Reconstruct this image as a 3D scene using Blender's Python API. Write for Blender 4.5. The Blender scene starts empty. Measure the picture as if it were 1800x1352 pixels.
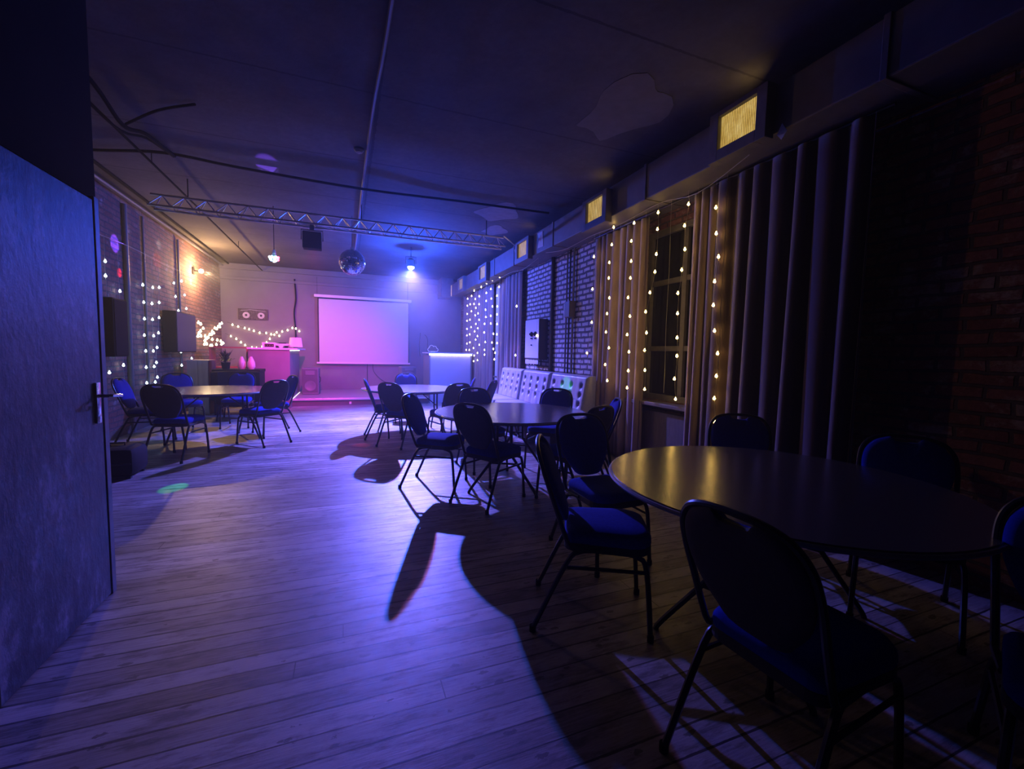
import bpy, bmesh, math, random
from mathutils import Vector, Matrix
random.seed(7)
S = bpy.context.scene
COL = S.collection
PI = math.pi
# ------------------------------------------------------------------ camera
CH = 1.35
yaw, pitch, roll = (math.radians(a) for a in (21.375, -4.117, 1.164))
fw = Vector((math.sin(yaw)*math.cos(pitch), math.cos(yaw)*math.cos(pitch), math.sin(pitch)))
r0 = Vector((math.cos(yaw), -math.sin(yaw), 0)); u0 = r0.cross(fw)
rt = r0*math.cos(roll) + u0*math.sin(roll); up = -r0*math.sin(roll) + u0*math.cos(roll)
cam_d = bpy.data.cameras.new('camera'); cam = bpy.data.objects.new('camera', cam_d); COL.objects.link(cam)
m = Matrix((rt, up, -fw)).transposed().to_4x4(); m.translation = (0, 0, CH)
cam.matrix_world = m
cam_d.sensor_width = 36; cam_d.lens = 749.2/1800*36; cam_d.clip_start = 0.02; cam_d.clip_end = 100
S.camera = cam
# ------------------------------------------------------------------ world, view, lights
S.view_settings.view_transform = 'Standard'; S.view_settings.look = 'None'
S.view_settings.exposure = 0.0; S.view_settings.gamma = 1; S.view_settings.use_curve_mapping = False
W = bpy.data.worlds.new('world'); S.world = W; W.use_nodes = True
W.node_tree.nodes['Background'].inputs[0].default_value = (0.35, 0.22, 0.5, 1)
W.node_tree.nodes['Background'].inputs[1].default_value = 0.002
vol = W.node_tree.nodes.new('ShaderNodeVolumeScatter')          # thin stage haze in the air
vol.inputs['Density'].default_value = .0105; vol.inputs['Anisotropy'].default_value = .74
W.node_tree.links.new(vol.outputs[0], W.node_tree.nodes['World Output'].inputs['Volume'])
S.cycles.max_bounces = 7; S.cycles.diffuse_bounces = 2; S.cycles.glossy_bounces = 3
S.cycles.volume_bounces = 0; S.cycles.sample_clamp_indirect = 3.0
S.cycles.adaptive_threshold = 0.02

def light(name, kind, loc, color, power, size=.03, target=None, spot=None, blend=.15):
    d = bpy.data.lights.new(name, kind); o = bpy.data.objects.new(name, d); COL.objects.link(o)
    d.color = color; d.energy = power
    if kind == 'AREA': d.size = size
    else: d.shadow_soft_size = size
    o.location = loc
    if spot: d.spot_size = math.radians(spot); d.spot_blend = blend
    if target is not None:
        o.rotation_euler = (Vector(target)-Vector(loc)).to_track_quat('-Z', 'Y').to_euler()
    return o
LED = Vector((1.36, 9.75, 3.22))           # blue stage lamp
LB = LED + Vector((0, 0, -.078))
AIM = LB + Vector((-.08, -.50, -.862))*3
light('stage_lamp_beam_blue', 'SPOT', LB + Vector((-.022, 0, 0)), (.05, .13, 1.0), 6200, .03, AIM, 106, 1.0)
light('stage_lamp_beam_rose', 'SPOT', LB + Vector((.022, 0, 0)), (1.0, .24, .46), 1080, .03, AIM, 106, 1.0)
light('stage_lamp_spill', 'POINT', LB, (.02, .085, 1.0), 900, .05)
light('wash_beam', 'SPOT', (-.46, 7.62, 2.95), (1.0, .03, .46), 1600, .08, (-.95, 13.0, .7), 62, 1.0)
light('wall_lamp_glow', 'POINT', (-2.84, 11.50, 3.02), (1.0, .58, .26), 165, .05)
BULB = Vector((-1.07, 8.0, 2.83))          # rotating party bulb
def bulb_spot(n, target, color, power, cone=3.2):
    d = (Vector(target)-BULB).normalized()
    light('party_beam_%d' % n, 'SPOT', BULB + d*.09, color, power, .01, target, cone, .35)
bulb_spot(1, (-1.546, 4.903, 0), (.05, 1, .25), 780)
bulb_spot(2, (3.2, 5.6, .8), (.05, 1, .35), 780, 4)
bulb_spot(3, (-3.12, 8.1, 2.85), (.12, .05, 1), 1500, 8)
bulb_spot(4, (-3.12, 8.2, 2.45), (1, .03, .05), 780, 4)
bulb_spot(5, (-3.12, 9.7, 3.2), (.7, .9, 1), 360, 4)
bulb_spot(6, (-3.12, 9.6, 2.9), (1, .08, .02), 270, 7)
bulb_spot(7, (-3.12, 7.9, 1.35), (.05, 1, .3), 180, 6)
bulb_spot(8, (-.9, 6.3, 3.65), (.2, .08, 1), 540, 9)
bulb_spot(9, (.2, 6.4, 0), (1, .05, .08), 180, 4)

# ------------------------------------------------------------------ materials
def mat(name, col=(.5, .5, .5), rough=.5, metal=0, emit=None, es=0, spec=.5, coat=0):
    mm = bpy.data.materials.new(name); mm.use_nodes = True
    b = mm.node_tree.nodes['Principled BSDF']
    b.inputs['Base Color'].default_value = (*col, 1); b.inputs['Roughness'].default_value = rough
    b.inputs['Metallic'].default_value = metal; b.inputs['Specular IOR Level'].default_value = spec
    b.inputs['Coat Weight'].default_value = coat; b.inputs['Coat Roughness'].default_value = .2
    if emit: b.inputs['Emission Color'].default_value = (*emit, 1); b.inputs['Emission Strength'].default_value = es
    return mm
class NT:
    def __init__(s, m): s.t = m.node_tree; s.b = s.t.nodes['Principled BSDF']
    def n(s, k, **kw):
        x = s.t.nodes.new(k)
        for a, v in kw.items(): setattr(x, a, v)
        return x
    def l(s, a, b): s.t.links.new(a, b)
    def math(s, op, a, b=None, c=None):
        x = s.n('ShaderNodeMath', operation=op)
        for i, v in enumerate((a, b, c)):
            if v is None: continue
            if isinstance(v, (int, float)): x.inputs[i].default_value = v
            else: s.l(v, x.inputs[i])
        return x.outputs[0]
    def coords(s, scale=(1, 1, 1), rot=(0, 0, 0), kind='Object'):
        tc = s.n('ShaderNodeTexCoord'); mp = s.n('ShaderNodeMapping')
        s.l(tc.outputs[kind], mp.inputs['Vector']); mp.inputs['Scale'].default_value = scale; mp.inputs['Rotation'].default_value = rot
        return mp.outputs['Vector']
    def noise(s, vec, scale, detail=4, rough=.6):
        x = s.n('ShaderNodeTexNoise'); s.l(vec, x.inputs['Vector'])
        x.inputs['Scale'].default_value = scale; x.inputs['Detail'].default_value = detail; x.inputs['Roughness'].default_value = rough
        return x.outputs['Fac']
    def ramp(s, fac, stops):
        x = s.n('ShaderNodeValToRGB'); s.l(fac, x.inputs['Fac']); e = x.color_ramp.elements
        while len(e) < len(stops): e.new(.5)
        for i, (p, c) in enumerate(stops): e[i].position = p; e[i].color = (*c, 1) if len(c) == 3 else c
        return x.outputs['Color']
    def mix(s, fac, a, b, mode='MIX'):
        x = s.n('ShaderNodeMix', data_type='RGBA', blend_type=mode)
        if isinstance(fac, (int, float)): x.inputs[0].default_value = fac
        else: s.l(fac, x.inputs[0])
        for i, v in ((6, a), (7, b)):
            if isinstance(v, tuple): x.inputs[i].default_value = (*v, 1)
            else: s.l(v, x.inputs[i])
        return x.outputs[2]
    def bump(s, h, strength=.5, dist=.01):
        x = s.n('ShaderNodeBump'); s.l(h, x.inputs['Height']); x.inputs['Strength'].default_value = strength
        x.inputs['Distance'].default_value = dist; s.l(x.outputs[0], s.b.inputs['Normal'])
def noisy(name, c1, c2, scale, rough=.6, bump=.3, dist=.004, stretch=(1, 1, 1), **kw):
    mm = mat(name, c1, rough, **kw); t = NT(mm); v = t.coords(stretch); f = t.noise(v, scale)
    t.l(t.ramp(f, [(.3, c1), (.7, c2)]), t.b.inputs['Base Color'])
    if bump: t.bump(t.noise(v, scale*4), bump, dist)
    return mm
def floor_mat():
    mm = mat('worn_floorboards', (.3, .28, .27), .45); t = NT(mm)
    tc = t.n('ShaderNodeTexCoord'); sp = t.n('ShaderNodeSeparateXYZ'); t.l(tc.outputs['Object'], sp.inputs[0])
    wob = t.noise(t.coords((.6, 2, 1)), 1.5, 2)
    y = t.math('ADD', sp.outputs['Y'], t.math('MULTIPLY', wob, .02))
    y = t.math('DIVIDE', y, .104)
    idx = t.math('FLOOR', y); fr = t.math('SUBTRACT', y, idx)
    wn = t.n('ShaderNodeTexWhiteNoise', noise_dimensions='1D'); t.l(idx, wn.inputs['W'])
    # end joints
    xx = t.math('DIVIDE', t.math('ADD', sp.outputs['X'], t.math('MULTIPLY', wn.outputs['Value'], 9)), 9.0)
    xf = t.math('FRACT', xx); joint = t.math('LESS_THAN', xf, .0005)
    wnw = t.n('ShaderNodeTexWhiteNoise', noise_dimensions='1D'); t.l(t.math('ADD', idx, 77.3), wnw.inputs['W'])
    gapw = t.math('MULTIPLY_ADD', t.math('POWER', wnw.outputs['Value'], 2.2), .06, .028)
    edge = t.math('MINIMUM', fr, t.math('SUBTRACT', 1.0, fr))
    rag = t.noise(t.coords((3, 30, 1)), 2.5, 5, .7)
    seam = t.math('LESS_THAN', edge, t.math('MULTIPLY', gapw, t.math('MULTIPLY_ADD', rag, 1.6, .05)))
    seam = t.math('MAXIMUM', seam, joint)
    grain = t.noise(t.coords((2.2, 42, 1)), 3, 6, .7)
    worn = t.noise(t.coords((1.6, 7, 1)), 2.4, 8, .72)
    base = t.ramp(t.math('MULTIPLY_ADD', wn.outputs['Value'], .35, t.math('MULTIPLY', grain, .75)),
                  [(.25, (.13, .11, .10)), (.45, (.33, .30, .28)), (.72, (.52, .49, .47))])
    dirt = t.ramp(worn, [(.49, (0, 0, 0)), (.62, (1, 1, 1))])
    c = t.mix(t.math('MULTIPLY', dirt, .7), base, (.09, .07, .058))
    big = t.ramp(t.noise(t.coords((.7, 1.1, 1)), 1.1, 4), [(.35, (.55, .53, .52)), (.65, (1, 1, 1))])
    c = t.mix(1.0, c, big, 'MULTIPLY')
    spots = t.n('ShaderNodeTexVoronoi'); t.l(t.coords((3, 8, 1)), spots.inputs['Vector']); spots.inputs['Scale'].default_value = 1.9
    sm = t.math('LESS_THAN', t.math('ADD', spots.outputs['Distance'], t.math('MULTIPLY', t.noise(t.coords((6, 12, 1)), 5, 4), .42)), .35)
    c = t.mix(t.math('MULTIPLY', sm, .75), c, (.05, .04, .035))
    c = t.mix(t.math('MULTIPLY', seam, .93), c, (.012, .01, .01))
    t.l(c, t.b.inputs['Base Color'])
    t.l(t.math('MULTIPLY_ADD', worn, .35, .25), t.b.inputs['Roughness'])
    h = t.math('SUBTRACT', t.math('MULTIPLY', grain, .35), seam)
    t.bump(h, .55, .006); return mm
def brick_mat(name, axis, c1, c2, mortar, paint=None, paint_amt=.5, rough=.85, bstr=.9, mort=.012, sc=1, bw=.245):
    mm = mat(name, c1, rough); t = NT(mm)
    tc = t.n('ShaderNodeTexCoord'); sp = t.n('ShaderNodeSeparateXYZ'); t.l(tc.outputs['Object'], sp.inputs[0])
    cb = t.n('ShaderNodeCombineXYZ'); t.l(sp.outputs['Y' if axis == 'x' else 'X'], cb.inputs[0]); t.l(sp.outputs['Z'], cb.inputs[1])
    wob = t.n('ShaderNodeTexNoise'); t.l(cb.outputs[0], wob.inputs['Vector']); wob.inputs['Scale'].default_value = 5
    mx = t.n('ShaderNodeVectorMath', operation='SCALE'); t.l(wob.outputs['Color'], mx.inputs[0]); mx.inputs['Scale'].default_value = .034
    ad = t.n('ShaderNodeVectorMath', operation='ADD'); t.l(cb.outputs[0], ad.inputs[0]); t.l(mx.outputs[0], ad.inputs[1])
    b = t.n('ShaderNodeTexBrick'); t.l(ad.outputs[0], b.inputs['Vector']); b.inputs['Scale'].default_value = 1
    b.inputs['Brick Width'].default_value = bw*sc; b.inputs['Row Height'].default_value = .082*sc; b.inputs['Mortar Size'].default_value = mort
    b.inputs['Mortar Smooth'].default_value = .35
    b.inputs['Color1'].default_value = (*c1, 1); b.inputs['Color2'].default_value = (*c2, 1); b.inputs['Mortar'].default_value = (*mortar, 1)
    n1 = t.noise(ad.outputs[0], 3.0, 8, .7); n2 = t.noise(ad.outputs[0], 30, 4)
    c = b.outputs['Color']
    if paint:
        pm = t.ramp(t.math('ADD', n1, t.math('MULTIPLY', n2, .18)), [(1-paint_amt-.03, (0, 0, 0)), (1-paint_amt+.06, (1, 1, 1))])
        pm2 = t.math('MULTIPLY', pm, t.math('SUBTRACT', 1, t.math('MULTIPLY', b.outputs['Fac'], .9)))
        c = t.mix(pm2, c, paint)
    c = t.mix(.6, c, t.ramp(n2, [(.3, (.45, .45, .45)), (.7, (1, 1, 1))]), 'MULTIPLY')
    t.l(c, t.b.inputs['Base Color'])
    t.bump(t.math('SUBTRACT', t.math('MULTIPLY', n2, .5), b.outputs['Fac']), bstr, .02); return mm
def ceiling_mat():
    mm = mat('stained_ceiling_plaster', (.2, .2, .2), .9); t = NT(mm)
    v = t.coords(); n1 = t.noise(v, .9, 6, .65); n2 = t.noise(v, 14, 4)
    c = t.ramp(n1, [(.3, (.055, .05, .048)), (.7, (.12, .112, .105))])
    c = t.mix(.5, c, t.ramp(n2, [(.3, (.6, .6, .6)), (.7, (1, 1, 1))]), 'MULTIPLY')
    sp = t.n('ShaderNodeSeparateXYZ'); t.l(v, sp.inputs[0])
    # slab joints running across and along the room
    def seam(ax, period, off, w):
        f = t.math('FRACT', t.math('DIVIDE', t.math('ADD', t.math('ADD', sp.outputs[ax], off), t.math('MULTIPLY', n2, .03)), period))
        return t.math('LESS_THAN', f, w/period)
    s = t.math('MAXIMUM', seam('Y', 1.48, .25, .022), seam('X', 5.9, 5.6, .03))
    t.l(t.mix(t.math('MULTIPLY', s, .7), c, (.02, .018, .017)), t.b.inputs['Base Color'])
    t.bump(t.math('SUBTRACT', t.math('MULTIPLY', n2, .6), s), .5, .01); return mm
M = {}
M['floor'] = floor_mat(); M['ceiling'] = ceiling_mat()
M['brick_left'] = brick_mat('old_red_brick', 'x', (.22, .09, .065), (.32, .16, .12), (.13, .11, .10), (.40, .34, .32), .30)
M['brick_right'] = brick_mat('dark_red_brick', 'x', (.20, .07, .05), (.27, .11, .08), (.10, .07, .06), (.35, .26, .22), .36)
M['brick_pier'] = brick_mat('white_painted_brick', 'x', (.26, .10, .08), (.34, .15, .12), (.035, .03, .03), (.72, .68, .68), .60, mort=.019, bw=.205)
M['brick_pier_end'] = brick_mat('white_painted_brick_end', 'y', (.26, .10, .08), (.34, .15, .12), (.035, .03, .03), (.70, .66, .66), .6)
M['back_wall'] = noisy('grey_painted_wall', (.155, .15, .165), (.20, .195, .21), 1.3, .75, .25, .004)
M['partition'] = noisy('dark_partition_paint', (.008, .007, .009), (.014, .013, .015), 3, .95, spec=.1)
def door_mat():
    mm = mat('patchy_dark_blue_door_paint', (.1, .12, .16), .5); t = NT(mm)
    v = t.coords((1, 1, .55)); n = t.noise(v, 4.2, 9, .68); n2 = t.noise(v, 26, 5, .7)
    c = t.ramp(t.math('MULTIPLY_ADD', n2, .25, n), [(.50, (.006, .008, .014)), (.60, (.022, .028, .044)), (.68, (.06, .07, .10)), (.76, (.19, .20, .26))])
    v2 = t.coords((1, 1.6, .45)); n3 = t.noise(v2, 2.3, 7, .7)
    c = t.mix(t.ramp(n3, [(.56, (0, 0, 0)), (.64, (1, 1, 1))]), c, (.012, .014, .02))
    t.l(c, t.b.inputs['Base Color']); t.bump(t.math('ADD', n, t.math('MULTIPLY', n2, .6)), .6, .008); return mm
M['door'] = door_mat()
M['door_edge'] = noisy('door_edge_grey', (.10, .11, .14), (.16, .17, .2), 9, .5)
M['tube'] = mat('black_enamel_tube', (.018, .018, .022), .28, .3)
M['gilt'] = mat('dark_gold_tube', (.10, .08, .05), .25, .7)
M['chrome'] = mat('chrome', (.6, .6, .62), .18, 1)
M['steel'] = mat('brushed_truss_aluminium', (.55, .52, .5), .35, .9)
M['blue_fabric'] = noisy('royal_blue_upholstery', (.003, .018, .25), (.005, .026, .34), 60, .9, .3, .001, spec=.12)
M['navy'] = noisy('black_navy_upholstery', (.010, .010, .022), (.016, .016, .034), 50, .8, .25, .001)
M['seat_band'] = mat('black_seat_band', (.01, .01, .018), .7)
M['laminate'] = noisy('grey_brown_speckled_laminate', (.045, .038, .032), (.075, .065, .055), 240, .22, .12, .0006, coat=.6)
M['table_edge'] = mat('grey_plastic_table_edge', (.3, .3, .32), .35)
M['black_metal'] = mat('black_metal', (.02, .02, .022), .4, .5)
M['black'] = mat('matte_black', (.008, .008, .009), .75, spec=.15)
M['screen'] = mat('matte_white_screen', (.62, .62, .63), .85)
M['white_plastic'] = mat('white_plastic', (.75, .75, .75), .4)
M['counter'] = noisy('pale_counter_panel', (.16, .155, .17), (.20, .19, .21), 3, .6, .1)
M['white_counter'] = mat('white_counter_panel', (.55, .50, .58), .5)
M['stage'] = noisy('grey_stage_board', (.30, .29, .30), (.36, .35, .36), 5, .45, .15, stretch=(1, 6, 1))
M['stage_edge'] = mat('aluminium_stage_nosing', (.75, .74, .76), .3, .6)
M['stage_riser'] = mat('dark_stage_riser', (.10, .09, .11), .6)
M['grey_vinyl'] = noisy('pale_blue_grey_vinyl', (.27, .28, .33), (.32, .33, .38), 30, .42, .15, .001)
M['button_shade'] = mat('tuft_button_shade', (.01, .01, .02), .5)  # near black: tuft buttons with the shade of their folds painted in
M['frame_paint'] = noisy('olive_window_paint', (.13, .12, .09), (.19, .17, .13), 12, .6)
M['sill'] = noisy('old_wood_sill', (.10, .085, .06), (.15, .125, .09), 8, .6, stretch=(1, 4, 1))
M['duct'] = noisy('dark_grey_duct_paint', (.09, .085, .09), (.13, .12, .125), 6, .6)
M['duct_box'] = noisy('duct_box_board', (.10, .09, .09), (.15, .135, .13), 9, .6)
M['plaster_scrap'] = noisy('bare_white_plaster', (.5, .5, .52), (.62, .62, .64), 16, .9)
M['cable'] = mat('black_cable', (.004, .004, .004), .9, spec=.08)
M['conduit'] = mat('grey_conduit', (.14, .13, .13), .5)
M['wood'] = noisy('pale_laminated_wood', (.60, .48, .42), (.72, .60, .52), 2.2, .5, .1, stretch=(9, 9, .7))
M['red_lit_wood'] = noisy('wood_with_red_light', (.30, .09, .07), (.38, .13, .10), 3, .5, .1)  # red light falling in the corner is put into this colour
M['speaker_shell'] = mat('grey_speaker_shell', (.16, .16, .17), .5)
M['speaker_grille'] = noisy('speaker_grille', (.05, .05, .055), (.11, .11, .12), 220, .5, .4, .001)
M['cabinet_white'] = mat('pale_enamelled_steel', (.62, .63, .68), .45)
M['cabinet_shaded'] = mat('shaded_enamelled_side', (.03, .03, .035), .5)  # shade of the unlit cabinet side put into a dark colour
M['wire'] = mat('clear_string_wire', (.5, .47, .36), .3)
M['warm_bulb'] = mat('warm_bulb', (1, .8, .5), .4, emit=(1.0, .62, .14), es=36)
M['warm_bulb_soft'] = mat('warm_white_bulb', (1, .85, .6), .4, emit=(1.0, .78, .42), es=12)
M['cool_bulb'] = mat('cool_bulb', (.8, .9, 1), .4, emit=(.62, .86, 1.0), es=16)
M['lamp_warm'] = mat('warm_lamp_glass', (1, .8, .5), .4, emit=(1.0, .72, .32), es=60)
M['led_white'] = mat('white_led_strip', (1, 1, 1), .4, emit=(.92, .90, 1.0), es=5)
M['led_lens'] = mat('lit_blue_lens', (1, 1, 1), .4, emit=(.75, .92, 1.0), es=45)
M['pink_shade'] = mat('translucent_lamp_shade', (.85, .8, .8), .6)
M['neon'] = mat('faint_glow_neon_tube', (.85, .8, .9), .3, emit=(.8, .6, 1), es=.25)  # tube gives off a faint violet glow of its own
M['ghost_white'] = mat('glossy_white_plastic', (.8, .72, .74), .3)
M['mirror'] = None
def glow_panel():
    mm = mat('yellow_lit_grille', (.5, .4, .2), .5); t = NT(mm)
    v = t.coords((1, 1, 1)); n = t.noise(v, 9, 5, .7)
    w = t.n('ShaderNodeTexWave', wave_type='BANDS', bands_direction='Y'); t.l(v, w.inputs['Vector']); w.inputs['Scale'].default_value = 22
    w.inputs['Distortion'].default_value = .4
    f = t.math('MULTIPLY_ADD', w.outputs['Fac'], .22, n)
    c = t.ramp(f, [(.35, (.42, .24, .035)), (.62, (.72, .46, .10)), (.9, (.95, .72, .26))])
    t.l(c, t.b.inputs['Emission Color']); t.b.inputs['Emission Strength'].default_value = .85; return mm
M['glow_panel'] = glow_panel()
def curtain_mat(name, c1, c2, tr=.12):
    mm = mat(name, c1, .75); t = NT(mm); v = t.coords((1, 1, .15)); n = t.noise(v, 14, 4)
    t.l(t.ramp(n, [(.3, c1), (.7, c2)]), t.b.inputs['Base Color'])
    t.b.inputs['Sheen Weight'].default_value = .5; t.b.inputs['Sheen Roughness'].default_value = .4
    t.bump(t.noise(t.coords((90, 90, 40)), 3), .2, .001); return mm
M['curtain_brown'] = curtain_mat('mauve_brown_velvet', (.20, .14, .13), (.30, .21, .20))
M['curtain_dark'] = curtain_mat('dark_plum_velvet', (.06, .035, .045), (.10, .06, .07))
M['sheer'] = curtain_mat('pale_sheer_curtain', (.55, .52, .55), (.65, .62, .66))
def glass_mat():
    mm = mat('night_window_glass', (.01, .012, .014), .08, spec=.6); return mm
M['glass'] = glass_mat()
def mirror_mat():
    mm = mat('mirror_tiles', (.8, .8, .82), .08, 1); t = NT(mm)
    tc = t.n('ShaderNodeTexCoord'); sp = t.n('ShaderNodeSeparateXYZ'); t.l(tc.outputs['Object'], sp.inputs[0])
    return mm
M['mirror'] = mat('mirror_tiles', (.75, .75, .8), .12, 1)
def picture_mat():
    mm = mat('cassette_print', (.05, .05, .05), .6); t = NT(mm); v = t.coords()
    n = t.noise(v, 26, 6, .7)
    t.l(t.ramp(n, [(.42, (.015, .012, .015)), (.6, (.10, .08, .09)), (.7, (.3, .25, .28))]), t.b.inputs['Base Color']); return mm
M['picture'] = picture_mat()
M['leaf'] = noisy('dark_leaves', (.02, .035, .02), (.04, .06, .03), 20, .6)
M['bulb_red'] = mat('red_lens', (1, .1, .1), .3, emit=(1, .05, .12), es=14)
M['bulb_blue'] = mat('blue_lens', (.1, .2, 1), .3, emit=(.15, .35, 1), es=16)
M['bulb_green'] = mat('cyan_lens', (.1, 1, .7), .3, emit=(.2, .9, .8), es=12)
M['bulb_white'] = mat('white_lens', (1, 1, 1), .3, emit=(.8, .9, 1), es=16)

# ------------------------------------------------------------------ mesh helpers
class MB:
    def __init__(s): s.bm = bmesh.new()
    def box(s, x0, x1, y0, y1, z0, z1, bev=0):
        vs = [s.bm.verts.new((x, y, z)) for x in (x0, x1) for y in (y0, y1) for z in (z0, z1)]
        F = [(0, 1, 3, 2), (4, 6, 7, 5), (0, 4, 5, 1), (2, 3, 7, 6), (0, 2, 6, 4), (1, 5, 7, 3)]
        fs = [s.bm.faces.new([vs[i] for i in f]) for f in F]
        if bev:
            es = list({e for f in fs for e in f.edges})
            bmesh.ops.bevel(s.bm, geom=es, offset=bev, segments=2, affect='EDGES', profile=.5)
        return s
    def tube(s, pts, r, n=8, closed=False, cap=True):
        P = [Vector(p) for p in pts]; rings = []; N = len(P); prev = None
        for i, p in enumerate(P):
            a = P[(i-1) % N] if (closed or i > 0) else p; b = P[(i+1) % N] if (closed or i < N-1) else p
            t = (b-a).normalized() if (b-a).length > 1e-9 else Vector((0, 0, 1))
            if prev is None:
                ref = Vector((0, 0, 1)) if abs(t.z) < .9 else Vector((1, 0, 0)); nx = t.cross(ref).normalized()
            else:
                nx = prev - t*prev.dot(t); nx = nx.normalized() if nx.length > 1e-6 else t.cross(Vector((1, .2, .1))).normalized()
            prev = nx; ny = t.cross(nx)
            rr = r[i] if isinstance(r, (list, tuple)) else r
            rings.append([s.bm.verts.new(p + nx*rr*math.cos(2*PI*k/n) + ny*rr*math.sin(2*PI*k/n)) for k in range(n)])
        for i in range(N if closed else N-1):
            A, B = rings[i], rings[(i+1) % N]
            for k in range(n): s.bm.faces.new((A[k], A[(k+1) % n], B[(k+1) % n], B[k]))
        if cap and not closed:
            s.bm.faces.new(rings[0][::-1]); s.bm.faces.new(rings[-1])
        return s
    def lathe(s, prof, c=(0, 0, 0), n=32, axis='z'):
        rings = []
        for r, z in prof:
            ring = []
            for k in range(n):
                a = 2*PI*k/n; x, y = r*math.cos(a), r*math.sin(a)
                v = {'z': (x, y, z), 'x': (z, x, y), 'y': (y, z, x)}[axis]
                ring.append(s.bm.verts.new((v[0]+c[0], v[1]+c[1], v[2]+c[2])))
            rings.append(ring)
        for A, B in zip(rings, rings[1:]):
            for k in range(n): s.bm.faces.new((A[k], A[(k+1) % n], B[(k+1) % n], B[k]))
        s.bm.faces.new(rings[0][::-1]); s.bm.faces.new(rings[-1]); return s
    def ball(s, c, r, u=10, v=7, sc=(1, 1, 1)):
        g = bmesh.ops.create_uvsphere(s.bm, u_segments=u, v_segments=v, radius=r)
        bmesh.ops.scale(s.bm, vec=sc, verts=g['verts']); bmesh.ops.translate(s.bm, vec=c, verts=g['verts']); return s
    def prism(s, poly, a0, a1, axis='y', bev=0):
        def P(u, v, w): return {'y': (u, w, v), 'x': (w, u, v), 'z': (u, v, w)}[axis]
        A = [s.bm.verts.new(P(u, v, a0)) for u, v in poly]; B = [s.bm.verts.new(P(u, v, a1)) for u, v in poly]
        n = len(poly); fa = s.bm.faces.new(A[::-1]); fb = s.bm.faces.new(B); rim = []
        for k in range(n): s.bm.faces.new((A[k], A[(k+1) % n], B[(k+1) % n], B[k]))
        if bev:
            es = list(fa.edges) + list(fb.edges)
            bmesh.ops.bevel(s.bm, geom=es, offset=bev, segments=3, affect='EDGES', profile=.6)
        return s
    def build(s, name, m, parent=None, smooth=False, loc=None):
        bmesh.ops.recalc_face_normals(s.bm, faces=s.bm.faces)
        me = bpy.data.meshes.new(name); s.bm.to_mesh(me); s.bm.free()
        if smooth:
            for p in me.polygons: p.use_smooth = True
            try: me.set_sharp_from_angle(angle=math.radians(38))
            except Exception: pass
        me.materials.append(m); o = bpy.data.objects.new(name, me); COL.objects.link(o)
        if loc: o.location = loc
        if parent: o.parent = parent
        return o
def tag(o, label=None, cat=None, group=None, kind=None):
    if label: o['label'] = label
    if cat: o['category'] = cat
    if group: o['group'] = group
    if kind: o['kind'] = kind
    return o
def empty(name, loc=(0, 0, 0), rz=0):
    o = bpy.data.objects.new(name, None); COL.objects.link(o); o.empty_display_size = .1
    o.location = loc; o.rotation_euler = (0, 0, rz); return o
def copy_tree(o, parent=None):
    c = o.copy(); COL.objects.link(c); c.parent = parent
    for ch in list(o.children): copy_tree(ch, c)
    return c
def struct(o): o['kind'] = 'structure'; return o
def catmull(P, k=6, closed=False):
    P = [Vector(p) for p in P]; out = []; n = len(P)
    for i in range(n if closed else n-1):
        g = lambda j: P[j % n] if closed else P[max(0, min(n-1, j))]
        a, b, c, d = g(i-1), g(i), g(i+1), g(i+2)
        for q in range(k):
            t = q/k; out.append(.5*((2*b)+(c-a)*t+(2*a-5*b+4*c-d)*t*t+(3*b-a-3*c+d)*t**3))
    if not closed: out.append(P[-1])
    return out

# ------------------------------------------------------------------ the room
XL, XR, YB, ZC, XP = -3.15, 3.55, 13.8, 3.65, -1.24
struct(MB().box(XL-.2, XR+.2, -1.5, YB+.2, -.1, 0).build('floor', M['floor']))
struct(MB().box(XL-.2, XR+.2, -1.5, YB+.2, ZC, ZC+.12).build('ceiling', M['ceiling']))
struct(MB().box(XL-.2, XL, 2.95, YB+.2, 0, ZC).build('wall_left', M['brick_left']))
struct(MB().box(XL, XR+.2, YB, YB+.2, 0, ZC).build('wall_back', M['back_wall']))
struct(MB().box(XL-.2, XR+.2, -1.6, -1.5, 0, ZC).build('wall_front', M['partition']))
# right wall with two window openings: near 3.25-4.55, far 9.4-11.6
wr = MB()
wr.box(XR, XR+.3, -1.5, 3.25, 0, ZC); wr.box(XR, XR+.3, 4.5, 9.3, 0, ZC); wr.box(XR, XR+.3, 11.9, YB, 0, ZC)
for a, b in ((3.25, 4.5), (9.3, 11.9)): wr.box(XR, XR+.3, a, b, 0, .82); wr.box(XR, XR+.3, a, b, 2.88, ZC)
struct(wr.build('wall_right', M['brick_right']))
struct(MB().box(XR-.13, XR, 5.45, 8.02, 0, 3.05).build('trim_brick_pier', M['brick_pier']))
# partition block with the door in it
pw = MB()
pw.box(XL, XP, -1.5, 2.06, 0, ZC); pw.box(XL, XP, 2.06, 3.0, 2.12, ZC); pw.box(XL, XP-.12, 2.06, 3.0, 0, 2.12); pw.box(XP-.12, XP, 2.92, 3.0, 0, 2.12)
struct(pw.build('wall_partition', M['partition']))
d = struct(MB().box(-.07, .0, -.80, 0, .008, 2.09, .003).build('door_1', M['door'], loc=(XP+.045, 2.86, 0)))
hd = MB().box(.0, .012, -.075, -.035, .95, 1.16, .003)
hd.tube([(.01, -.055, 1.09), (.055, -.055, 1.09), (.06, -.05, 1.09), (.062, -.0, 1.088), (.06, .055, 1.083)], .009)
hd.build('door_handle', M['chrome'], d, True)
MB().lathe([(.016, 0), (.016, .012), (.008, .014)], (.0, -.055, .985), 14, 'x').build('lock_cylinder', M['chrome'], d, True)
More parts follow.
